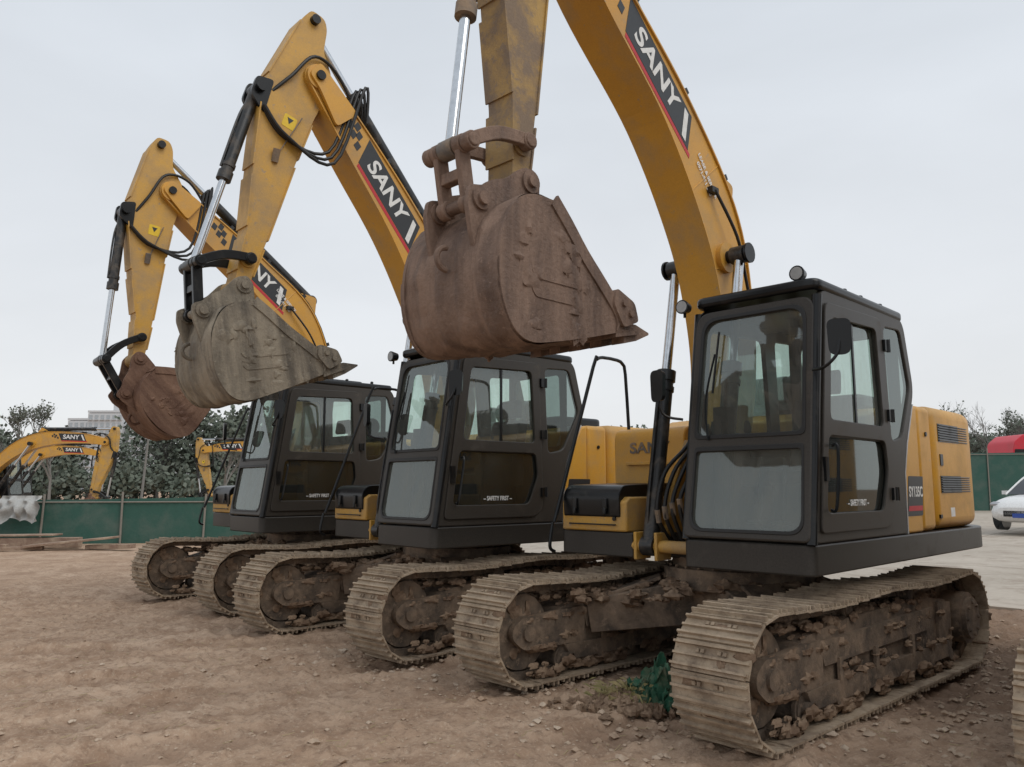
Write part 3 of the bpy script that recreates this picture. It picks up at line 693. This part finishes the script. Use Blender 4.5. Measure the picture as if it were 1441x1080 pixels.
# ------------------------------------------------------------------ ground
def gcoords(lo,hi,a,b,st):
    c=[];x=a
    while x<b: c.append(x); x+=st
    s=st;x=b
    while x<hi: c.append(x); s*=1.3; x+=s
    c.append(hi); s=st;x=a-st
    while x>lo: c.insert(0,x); s*=1.3; x-=s
    c.insert(0,lo); return c
gx=gcoords(-500,500,-7.5,6,.036); gy=gcoords(-60,900,2.4,11.5,.036)
def road_d(x,y): return (x-6.0)*.69+(y-10.4)*.72
RUTS=[((-2.2,3.2),(.83,.56),.24),((-2.9,4.2),(.83,.56),.24),((-4.5,6.0),(.97,.25),.22),((-4.7,7.4),(.97,.25),.22),((1.0,3.3),(.6,.8),.2),((-1.0,2.6),(1,.08),.25),((-3.0,5.2),(.7,.7),.24)]
RUTS=[(Vector(a),Vector(b).normalized(),w) for a,b,w in RUTS]
def gh(x,y):
    near=max(0.,1-max(abs(x)-9,y-18,0,-y)/8)
    d=road_d(x,y); f=1 if d<-.5 else max(0,1-(d+.5)/.6)
    v=Vector((x,y,0))
    h=noise.noise(v*.5)*.03+noise.noise(v*1.7)*.026+noise.noise(v*5)*.020
    n13=noise.noise(v*12); h+=n13*.014+max(0,n13-.15)*.05+noise.noise(v*27)*.010
    if abs(x)<8 and y<12:
        for p,dd,w in RUTS:
            q=Vector((x,y))-p; t=q.dot(dd); s=q.x*dd.y-q.y*dd.x+.12*noise.noise(Vector((t*.4,p.x,0)))
            if abs(s)<w*1.5:
                k=math.exp(-(s/w)**4); fade=max(0,min(1,.55+noise.noise(Vector((t*.6,p.y,5)))*1.6))
                h-=k*fade*(.036+.022*(math.sin(t*34+abs(s)*14)>0)); h+=fade*.024*math.exp(-((abs(s)-w*1.15)/.05)**2)
    return h*near*f-.012-(.02 if d>0 else 0)
vs=[(x,y,gh(x,y)) for y in gy for x in gx]; w=len(gx)
fs=[(j*w+i,j*w+i+1,(j+1)*w+i+1,(j+1)*w+i) for j in range(len(gy)-1) for i in range(w-1)]
gm,nt,b=newmat('dirt')
tc=N(nt,'ShaderNodeTexCoord'); co=tc.outputs['Object']
c1=mix(nt,ramp(nt,noi(nt,co,.45,6,.6),[(.35,0.),(.65,1.)]),(.44,.305,.21),(.53,.39,.285))
c2=mix(nt,ramp(nt,noi(nt,co,2.2,9,.75,.5),[(.44,0.),(.60,1.)]),c1,(.35,.235,.16))
c2=mix(nt,ramp(nt,noi(nt,co,14,6,.75,.3),[(.50,0.),(.66,.8)]),c2,(.24,.16,.11))
c3=mix(nt,ramp(nt,noi(nt,co,38,5,.7),[(.54,0.),(.70,.7)]),c2,(.60,.48,.365))
s=N(nt,'ShaderNodeSeparateXYZ'); nt.links.new(co,s.inputs[0])
# darker brown towards the bottom of hollows
hz=N(nt,'ShaderNodeMapRange'); hz.inputs[1].default_value=-.07; hz.inputs[2].default_value=-.01; hz.inputs[3].default_value=.55; hz.inputs[4].default_value=0.; nt.links.new(s.outputs[2],hz.inputs[0])
c3=mix(nt,hz.outputs[0],c3,(.27,.18,.125))
dd=mth(nt,'ADD',mth(nt,'MULTIPLY',s.outputs[0],.95),mth(nt,'MULTIPLY',s.outputs[1],.25))
wet=N(nt,'ShaderNodeMapRange'); wet.inputs[1].default_value=4.2; wet.inputs[2].default_value=6.5; nt.links.new(mth(nt,'ADD',dd,mth(nt,'MULTIPLY',noi(nt,co,1.2,5),2.)),wet.inputs[0])
c4=mix(nt,mth(nt,'MULTIPLY',wet.outputs[0],.6),c3,(.19,.13,.092))
nt.links.new(c4,b.inputs['Base Color']); b.inputs['Roughness'].default_value=.97; b.inputs['Specular IOR Level'].default_value=.1
bp=N(nt,'ShaderNodeBump'); bp.inputs['Strength'].default_value=.7; bp.inputs['Distance'].default_value=.02
nt.links.new(mth(nt,'ADD',noi(nt,co,30,8,.75),mth(nt,'MULTIPLY',noi(nt,co,7,7,.75),1.3)),bp.inputs['Height']); nt.links.new(bp.outputs[0],b.inputs['Normal'])
mb=MB(); mb.add(vs,fs); mb.obj('ground',[gm],ang=80)
STN=dusty('stones',(.38,.27,.19),(.54,.44,.34),.4,.65,1.5,(.9,.95),.3,30,spec=.2)
mb=MB()
def stone(x,y,r):
    z=gh(x,y); q=[]
    for d in((1,0,0),(-1,0,0),(0,1,0),(0,-1,0),(0,0,1),(0,0,-1),(.6,.6,.5),(-.6,.6,.5),(.6,-.6,.5),(-.6,-.6,.5)):
        k=r*R.uniform(.6,1.25); q.append((x+d[0]*k,y+d[1]*k,z+d[2]*k*.6+r*.10))
    mb.add(q,[(0,6,2),(0,8,3),(1,7,2),(1,9,3),(6,4,0),(8,4,0),(7,4,1),(9,4,1),(6,4,2),(7,4,2),(8,4,3),(9,4,3),(0,6,4),(0,2,5),(2,1,5),(1,3,5),(3,0,5)])
for k in range(5200):
    y=2.2+abs(R.gauss(0,1))*4.5; x=R.uniform(-.75,.75)*y
    if road_d(x,y)>0: continue
    stone(x,y,min(.04,.003+R.expovariate(1/.0048)))
for k in range(1500):
    cx,cy=R.choice(((1.2,5.2),(3.6,7.2),(2.9,5.6),(.3,6.4),(-1.2,7.2),(4.5,7.6),(5.0,6.6),(3.4,4.4),(4.2,6.2)))
    stone(cx+R.gauss(0,.5),cy+R.gauss(0,.4),R.uniform(.006,.04))
mb.obj('stones',[STN],smooth=False)
mb=MB()
for k in range(420):
    y=2.4+abs(R.gauss(0,1))*4; x=R.uniform(-.7,.6)*y; a=R.uniform(0,6.28); l=R.uniform(.03,.10); z=gh(x,y)+.008
    mb.beam((x,y,z),(x+math.cos(a)*l,y+math.sin(a)*l,z+R.uniform(0,.012)),.004,.003,.003,.002)
mb.obj('straw_debris',[plain('straw',(.42,.34,.19),.9)],smooth=False)
# concrete yard, rising gently away from the dirt
cm_,nt,b=newmat('concrete'); tc=N(nt,'ShaderNodeTexCoord'); co=tc.outputs['Object']
cc=mix(nt,ramp(nt,noi(nt,co,.35,8,.65,.4),[(.35,0.),(.65,1.)]),(.46,.40,.33),(.36,.31,.25))
cc=mix(nt,ramp(nt,noi(nt,co,9,6,.7),[(.5,0.),(.75,.6)]),cc,(.54,.49,.42))
cc=mix(nt,ramp(nt,noi(nt,co,1.3,8,.7,.8),[(.50,0.),(.64,.7)]),cc,(.27,.21,.16))
nt.links.new(cc,b.inputs['Base Color']); b.inputs['Roughness'].default_value=.85
SLP=.013
mb=MB(); e0=Vector((6,10.4,0)); dr=Vector((-.722,.692,0)); dn=Vector((.692,.722,SLP))
for i in range(12):
    for j in range(8):
        a=-12+i*5;c=j*5
        p=[e0+dr*(a+.012)+dn*(c+.012),e0+dr*(a+4.988)+dn*(c+.012),e0+dr*(a+4.988)+dn*(c+4.988),e0+dr*(a+.012)+dn*(c+4.988)]
        mb.add([(q.x,q.y,q.z) for q in p]+[(q.x,q.y,-.15) for q in p],[(3,2,1,0),(0,1,5,4),(1,2,6,5),(2,3,7,6),(3,0,4,7)])
mb.obj('concrete_pavement',[cm_],smooth=False)
# ------------------------------------------------------------------ fences
GRN=dusty('green_hoarding',(.022,.085,.064),(.10,.13,.11),.45,.8,1.2,(.6,.9),.1,20)
def fence(name,p0,p1,h,mat,step=2.):
    g=empty(name); p0=Vector(p0);p1=Vector(p1);L=(p1-p0).length;d=(p1-p0)/L;nn=Vector((-d.y,d.x,0))
    mb=MB(); n=int(L/.12); vs=[]
    for i in range(n+1):
        q=p0+d*(L*i/n)+nn*(.014 if i%2 else -.014)+nn*noise.noise(Vector((i*.05,0,1)))*.10
        hh=h+noise.noise(Vector((i*.03,3,1)))*.12
        vs+=[(q.x,q.y,-.02),(q.x,q.y,hh)]
    mb.add(vs,[(2*i,2*i+2,2*i+3,2*i+1) for i in range(n)])
    mb.obj('panels',[mat],g,ang=60)
    mb=MB(); k=0
    while k<=L:
        q=p0+d*k-nn*.05*(1 if nn.y>0 else -1); mb.cyl((q.x,q.y,-.05),(q.x+R.uniform(-.05,.05),q.y,h+R.uniform(.05,.25)),.03,n=8); k+=step*R.uniform(.8,1.2)
    mb.cyl(p0+Vector((0,-.04,h-.1)),p1+Vector((0,-.04,h-.1)),.02,n=6)
    mb.obj('posts',[plain(name+'_post',(.22,.2,.17),.7)],g)
fence('green_fence',(-18,20.6,0),(-4.5,22.8,0),1.2,GRN)
fence('green_hoarding',(17,38.5,0),(48,34,0),3.15,GRN,3.)
WD=dusty('timber',(.22,.14,.10),(.38,.29,.21),.40,.65,3,(.8,.95),.3,30)
g=empty('timber_stack')
mb=MB()
mb.beam((-15.5,19.6,.13),(-10.7,19.9,.15),.24,.24,.24,.24); mb.beam((-15.8,19.2,.08),(-12.0,19.1,.09),.14,.14,.14,.14)
mb.beam((-15.2,19.75,.29),(-11.3,19.95,.33),.5,.04,.5,.04); mb.beam((-11.6,19.2,.10),(-9.6,19.5,.30),.5,.06,.4,.05); mb.beam((-10.3,19.5,.06),(-9.1,19.3,.10),.2,.1,.2,.1)
mb.beam((-13.2,18.9,.05),(-11.2,19.2,.06),.12,.08,.12,.08)
mb.obj('planks',[WD],g,.01)
SK=plain('sack_cloth',(.40,.40,.385),.9)
mb=MB(); vs=[];n=24
for i in range(n+1):
    for j in range(11):
        u=i/n;v=j/10
        vs.append((-13.5+u*1.05+.05*noise.noise(Vector((v*4,u*3,6))),20.96+ .22*noise.noise(Vector((u*7,v*3,2)))+ (0 if v<.85 else .16),.62+v*.66-.16*noise.noise(Vector((u*4,7,1)))*(1-v)))
mb.add(vs,[(i*11+j,(i+1)*11+j,(i+1)*11+j+1,i*11+j+1) for i in range(n) for j in range(10)])
mb.obj('sack_sheet',[SK],ang=80)
# ------------------------------------------------------------------ net rag with weeds
NET=dusty('green_net',(.018,.10,.055),(.16,.17,.11),.45,.7,12,(.8,.95),.5,90)
GRS=dusty('dry_grass',(.22,.20,.08),(.36,.29,.15),.4,.6,8,(.9,.9),0,30)
mb=MB(); n=60; vs=[]
for i in range(n+1):
    for j in range(n+1):
        u=i/n-.5;v=j/n-.5; rr=math.hypot(u,v)
        x=1.00+u*.46;y=5.74+v*.36
        rg=abs(noise.noise(Vector((u*7,v*7,4)))); rg2=abs(noise.noise(Vector((u*17,v*17,7))))
        z=max(-.03,.24*(1-rr*2.1)+.22*(rg-.1)+.10*(rg2-.1))
        vs.append((x+.09*noise.noise(Vector((u*9,v*9,1))),y+.09*noise.noise(Vector((u*9,v*9,9))),z))
w=n+1
mb.add(vs,[(i*w+j,(i+1)*w+j,(i+1)*w+j+1,i*w+j+1) for i in range(n) for j in range(n)])
mb.obj('green_net',[NET],ang=30)
mb=MB()
for k in range(260):
    x=.80+R.gauss(0,.13);y=5.72+R.gauss(0,.08);a=R.uniform(0,6.28);l=R.uniform(.03,.09);b_=R.uniform(.02,.12)
    dx,dy=math.cos(a),math.sin(a); z=gh(x,y)+.02+R.uniform(0,.10)
    mb.add([(x-dy*.003,y+dx*.003,z),(x+dy*.003,y-dx*.003,z),(x+dx*b_*.5+dy*.002,y+dy*b_*.5,z+l*.6),(x+dx*b_,y+dy*b_,z+l*.5)],[(0,1,2),(0,2,3)])
for k in range(190): 
    dx=R.gauss(0,.17);dy=R.gauss(0,.10)
    mb.lump((.78+dx,5.68+dy,.07*math.exp(-(dx*dx+dy*dy)*30)),(R.uniform(.015,.05),R.uniform(.015,.05),R.uniform(.015,.04)),k,1,n=5,amp=.5,fr=3)
mb.obj('weeds',[GRS,MUD],smooth=False)
# ------------------------------------------------------------------ trees
def leafm(name,c,c2):
    m,nt,b=newmat(name); tc=N(nt,'ShaderNodeTexCoord')
    nt.links.new(mix(nt,ramp(nt,noi(nt,tc.outputs['Object'],.35,4),[(.35,0.),(.65,1.)]),c,c2),b.inputs['Base Color'])
    b.inputs['Roughness'].default_value=1.; b.inputs['Specular IOR Level'].default_value=.0; return m
L1=leafm('foliage_far',(.125,.145,.115),(.155,.17,.14)); L2=leafm('foliage_far_dark',(.095,.115,.09),(.12,.138,.112))  # aerial haze is painted into these greyed leaf colours
BRK=plain('bark_far',(.15,.145,.135),.95)
def tree(mb,x,y,h,w,nc,nl,ls,r):
    mb.cyl((x,y,-.2),(x+r.uniform(-.4,.4),y,h*.55),.22,.1,n=6,mi=2)
    for c in range(nc):
        a=r.uniform(0,6.28); hh=r.uniform(.22,.97); rad=w*.5*math.sqrt(max(.05,1-((hh-.5)/.55)**2))*r.uniform(.2,1.)
        cx=x+math.cos(a)*rad; cy=y+math.sin(a)*rad; cz=h*hh
        mb.cyl((x,y,h*.35),(cx,cy,cz),.07,.02,n=4,mi=2,caps=False)
        cs=w*r.uniform(.08,.15); mi=0 if r.random()<.55 else 1
        for q in range(nl):
            p=Vector((cx+r.gauss(0,cs),cy+r.gauss(0,cs),max(.1,cz+r.gauss(0,cs*.7))))
            A=Vector((r.uniform(-1,1),r.uniform(-1,1),r.uniform(-1,1))).normalized()*ls*r.uniform(.5,1.2); B=A.orthogonal().normalized()*ls*.6
            mb.add([p-A,p+B,p+A,p-B],[(0,1,2,3)],mi)
def hgt(x,y):
    u=x/y
    if u<-.575: return 8.4
    if u<-.53: return 6.2
    if u<-.455: return 4.4
    if u<-.32: return 10.8
    if u<.0: return 7
    return 7.5
mb=MB(); r=random.Random(3)
x=-90.
while x<95:
    y=92+r.uniform(-6,10); h=hgt(x,y)*r.uniform(.78,1.08)
    tree(mb,x,y,h,h*.8,32,44,.33,r); x+=r.uniform(1.5,2.7)
x=-90.
while x<95:
    y=84+r.uniform(-3,3); tree(mb,x,y,r.uniform(2.4,4.2),5.5,16,34,.33,r); x+=r.uniform(1.7,3.)
mb.obj('distant_trees',[L1,L2,BRK],smooth=False)
def bare(mb,p,d,l,rad,depth,r):
    e=p+d*l; mb.cyl(p,e,rad,rad*.65,n=5 if depth>2 else 3,caps=False)
    if depth==0:
        return
    for k in range(3 if depth>1 else 4):
        nd=(d+Vector((r.uniform(-.75,.75),r.uniform(-.75,.75),r.uniform(-.1,.55)))).normalized()
        bare(mb,p.lerp(e,r.uniform(.55,1)),nd,l*r.uniform(.6,.82),rad*.6,depth-1,r)
BRK2=plain('bark_hazy',(.20,.19,.175),.95)  # paler grey-brown bark, distance haze mixed into the base colour
for k,(x,y,h) in enumerate(((37,68,9.5),(42,66,11),(46,70,10.5),(39.5,62,8.5),(34,72,8.5),(49,64,10),(44,60,9),(40,74,10.5),(-43,74,9),(-47,76,11),(-52,72,12),(-50,66,9),(-26,72,8))):
    mb=MB(); bare(mb,Vector((x,y,-.1)),Vector((0,0,1)),h*.30,.16,6,r)
    nv=len(mb.v)
    for q in range(1100):
        c=Vector(mb.v[r.randrange(nv//3,nv)]); A=Vector((r.uniform(-1,1),r.uniform(-1,1),r.uniform(-1,1)))*.10; B=A.orthogonal()*.7
        mb.add([c-A,c+B,c+A,c-B],[(0,1,2,3)],1)
    mb.obj('bare_tree',[BRK2,L1],smooth=False)
# ------------------------------------------------------------------ apartment blocks, pole
WM=plain('building_wall',(.56,.57,.58),.9); WI=plain('building_window',(.38,.41,.43),.4)
def block(x,y,w,d,h,nf,nw):
    g=empty('apartment_building',(x,y,0))
    mb=MB(); mb.box((0,0,h/2),(w,d,h)); mb.box((0,0,h+.6),(w*1.02,d*1.02,.8)); mb.box((w*.2,0,h+2.2),(w*.2,d*.5,2.6)); mb.obj('walls',[WM],g)
    mb=MB()
    for i in range(nf):
        for j in range(nw):
            z=(i+.5)*h/nf; xx=-w/2+(j+.5)*w/nw
            mb.box((xx,-d/2-.05,z),(w/nw*.55,.2,h/nf*.5))
            mb.box((xx,-d/2-.4,z-h/nf*.36),(w/nw*.8,.8,.18),mi=1)
    mb.obj('windows',[WI,WM],g)
block(-152,300,13,12,29,10,6); block(-166,310,11,12,27,9,5); block(-137,300,12,12,25,9,6); block(-185,330,14,12,22,8,6)
mb=MB(); mb.cyl((-23.3,50,0),(-23.0,50,5.2),.09,.06,n=8); mb.box((-23,50,4.8),(1.2,.06,.06)); mb.obj('utility_pole',[BRK2])
# ------------------------------------------------------------------ red truck behind hoarding
g=empty('red_truck',(28.6,43,0),math.radians(180))
RED=dusty('red_paint',(.60,.02,.04),(.40,.1,.1),.5,.9,1,(.4,.7),.05,20)
mb=MB(); mb.prism(rpoly([(2.2,.7),(2.35,2.2),(2.0,3.9),(1.5,4.3),(.2,4.3),(.2,.7)],.15,4),-1.2,1.2); mb.prism(rpoly([(.1,1.1),(.1,3.85),(-6,3.85),(-6,1.1)],.05,2),-1.25,1.25); mb.obj('body',[RED],g,.03)
mb=MB(); mb.prism([(2.25,2.3),(2.0,3.5),(1.0,3.5),(1.0,2.3)],-1.215,1.215)
for x in(1.3,-3.6,-4.9):
    for y in(-1.05,1.05): mb.cyl((x,y-.15,.5),(x,y+.15,.5),.5,n=20)
mb.obj('windows_and_wheels',[BLKC],g)
# ------------------------------------------------------------------ white car
def car(loc,rz):
    g=empty('parked_car',loc,rz)
    WP=plain('car_paint_white',(.78,.78,.77),.25); DG=plain('car_glass',(.02,.025,.03),.08); TY=plain('tyre',(.02,.02,.02),.8); AL=plain('alloy',(.45,.45,.46),.35,.8)
    st=[(2.30,.60,.42,.62),(2.22,.78,.26,.74),(1.95,.86,.20,.86),(1.4,.90,.20,.93),(.9,.905,.20,.99),(0,.91,.20,1.0),(-1.,.905,.20,1.01),(-1.7,.88,.22,1.02),(-2.1,.82,.28,1.0),(-2.28,.65,.40,.85)]
    mb=MB(); vs=[];k=14
    for x,wd,zb,zt in st:
        for i in range(k):
            a=2*math.pi*i/k; c=math.copysign(abs(math.cos(a))**.45,math.cos(a)); s_=math.copysign(abs(math.sin(a))**.5,math.sin(a))
            vs.append((x,c*wd*(1-.06*max(0,s_)),(zb+zt)/2+s_*(zt-zb)/2))
    fs=[(i*k+j,i*k+(j+1)%k,(i+1)*k+(j+1)%k,(i+1)*k+j) for i in range(len(st)-1) for j in range(k)]+[list(range(k)),[(len(st)-1)*k+j for j in range(k)][::-1]]
    mb.add(vs,fs); o=mb.obj('body',[WP],g,ang=60); 
    bt=[(1.1,.97),(.2,1.43),(-.3,1.49),(-1.0,1.46),(-1.9,1.0)]
    wb=[.78,.62,.60,.60,.74]
    bt=catmull([(a,b_,c) for (a,b_),c in zip(bt,wb)],5)
    n=len(bt); vs=[]; mb=MB()
    for (x,z,wd) in bt: vs+=[(x,-.80,.96),(x,-wd,z),(x,wd,z),(x,.80,.96)]
    mb.add(vs,[(4*i+j,4*i+j+1,4*i+j+5,4*i+j+4) for i in range(n-1) for j in range(3)])
    mb.obj('greenhouse',[DG],g,ang=40)
    mb=MB(); mb.add([(x,s*wd*1.0,z+.012) for x,z,wd in bt[6:17] for s in(-1,1)],[(2*i,2*i+1,2*i+3,2*i+2) for i in range(10)])
    for s in(-1,1):
        mb.tube([(x,s*(wd+.004),z) for x,z,wd in bt],.03,6,sub=1)
        mb.beam((-.35,s*.79,.97),(-.33,s*.61,1.47),.03,.06,.03,.06); mb.box((.75,s*.92,1.02),(.12,.16,.11))
    mb.obj('roof',[WP],g,ang=50)
    mb=MB()
    for x in(1.42,-1.35):
        for s in(-1,1):
            mb.cyl((x,s*.70,.33),(x,s*.925,.33),.37,n=28,mi=0); mb.cyl((x,s*.74,.33),(x,s*.935,.33),.33,n=28,mi=1); mb.cyl((x,s*.74,.33),(x,s*.945,.33),.21,n=20,mi=2)
    mb.box((2.27,0,.45),(.06,.9,.16),mi=0); mb.box((2.30,0,.40),(.04,.44,.12),mi=3)
    mb.obj('wheels_and_grille',[DG,TY,AL,plain('plate_blue',(.03,.08,.35),.4)],g)
    mb=MB()
    for s in(-1,1): mb.lump((2.08,s*.68,.70),(.17,.17,.075),1,amp=.05,n=8)
    mb.obj('headlamps',[AL],g)
cx,cy=15.7,23.2
car((cx,cy,((cx-6)*.692+(cy-10.4)*.722)*SLP+.12),math.radians(218))
# ------------------------------------------------------------------ world, sun, camera
wd=bpy.data.worlds.new("World"); sc.world=wd; wd.use_nodes=True; nt=wd.node_tree
bg=nt.nodes['Background']; sky=N(nt,'ShaderNodeTexSky'); sky.sky_type='NISHITA'; sky.sun_disc=False
sky.sun_elevation=math.radians(48); sky.sun_rotation=math.radians(132)
hs=N(nt,'ShaderNodeHueSaturation'); hs.inputs['Saturation'].default_value=.35; nt.links.new(sky.outputs[0],hs.inputs['Color'])
tc=N(nt,'ShaderNodeTexCoord'); s=N(nt,'ShaderNodeSeparateXYZ'); nt.links.new(tc.outputs['Generated'],s.inputs[0])
gr=ramp(nt,s.outputs[2],[(.0,(6.8,6.85,6.9)),(.25,(6.2,6.45,6.75)),(.6,(5.9,6.35,6.9))])
mp=N(nt,'ShaderNodeMapping'); mp.inputs['Scale'].default_value=(1,1,2.5); nt.links.new(tc.outputs['Generated'],mp.inputs[0])
cl=ramp(nt,noi(nt,mp.outputs[0],1.6,5,.5,.3),[(.3,.92),(.7,1.08)])
cloud=mix(nt,1.,gr,cl,'MULTIPLY')
fin=mix(nt,.85,hs.outputs[0],cloud)
nt.links.new(fin,bg.inputs[0]); bg.inputs[1].default_value=.125
sl=bpy.data.lights.new('sun','SUN'); sl.energy=1.3; sl.angle=math.radians(40); sl.color=(1,.965,.91)
so=bpy.data.objects.new('sun',sl); COL.objects.link(so); so.rotation_euler=Vector((.50,-.45,.75)).to_track_quat('Z','Y').to_euler()
cam=bpy.data.cameras.new('camera'); cam.sensor_width=36; cam.lens=36*1110/1441; cam.clip_end=3000; cam.clip_start=.05
co_=bpy.data.objects.new('camera',cam); COL.objects.link(co_); co_.location=(0,0,1.5); co_.rotation_euler=(math.radians(90)+math.atan(146/1110),0,0)
sc.camera=co_
sc.view_settings.view_transform='Standard'; sc.view_settings.look='None'; sc.view_settings.exposure=0
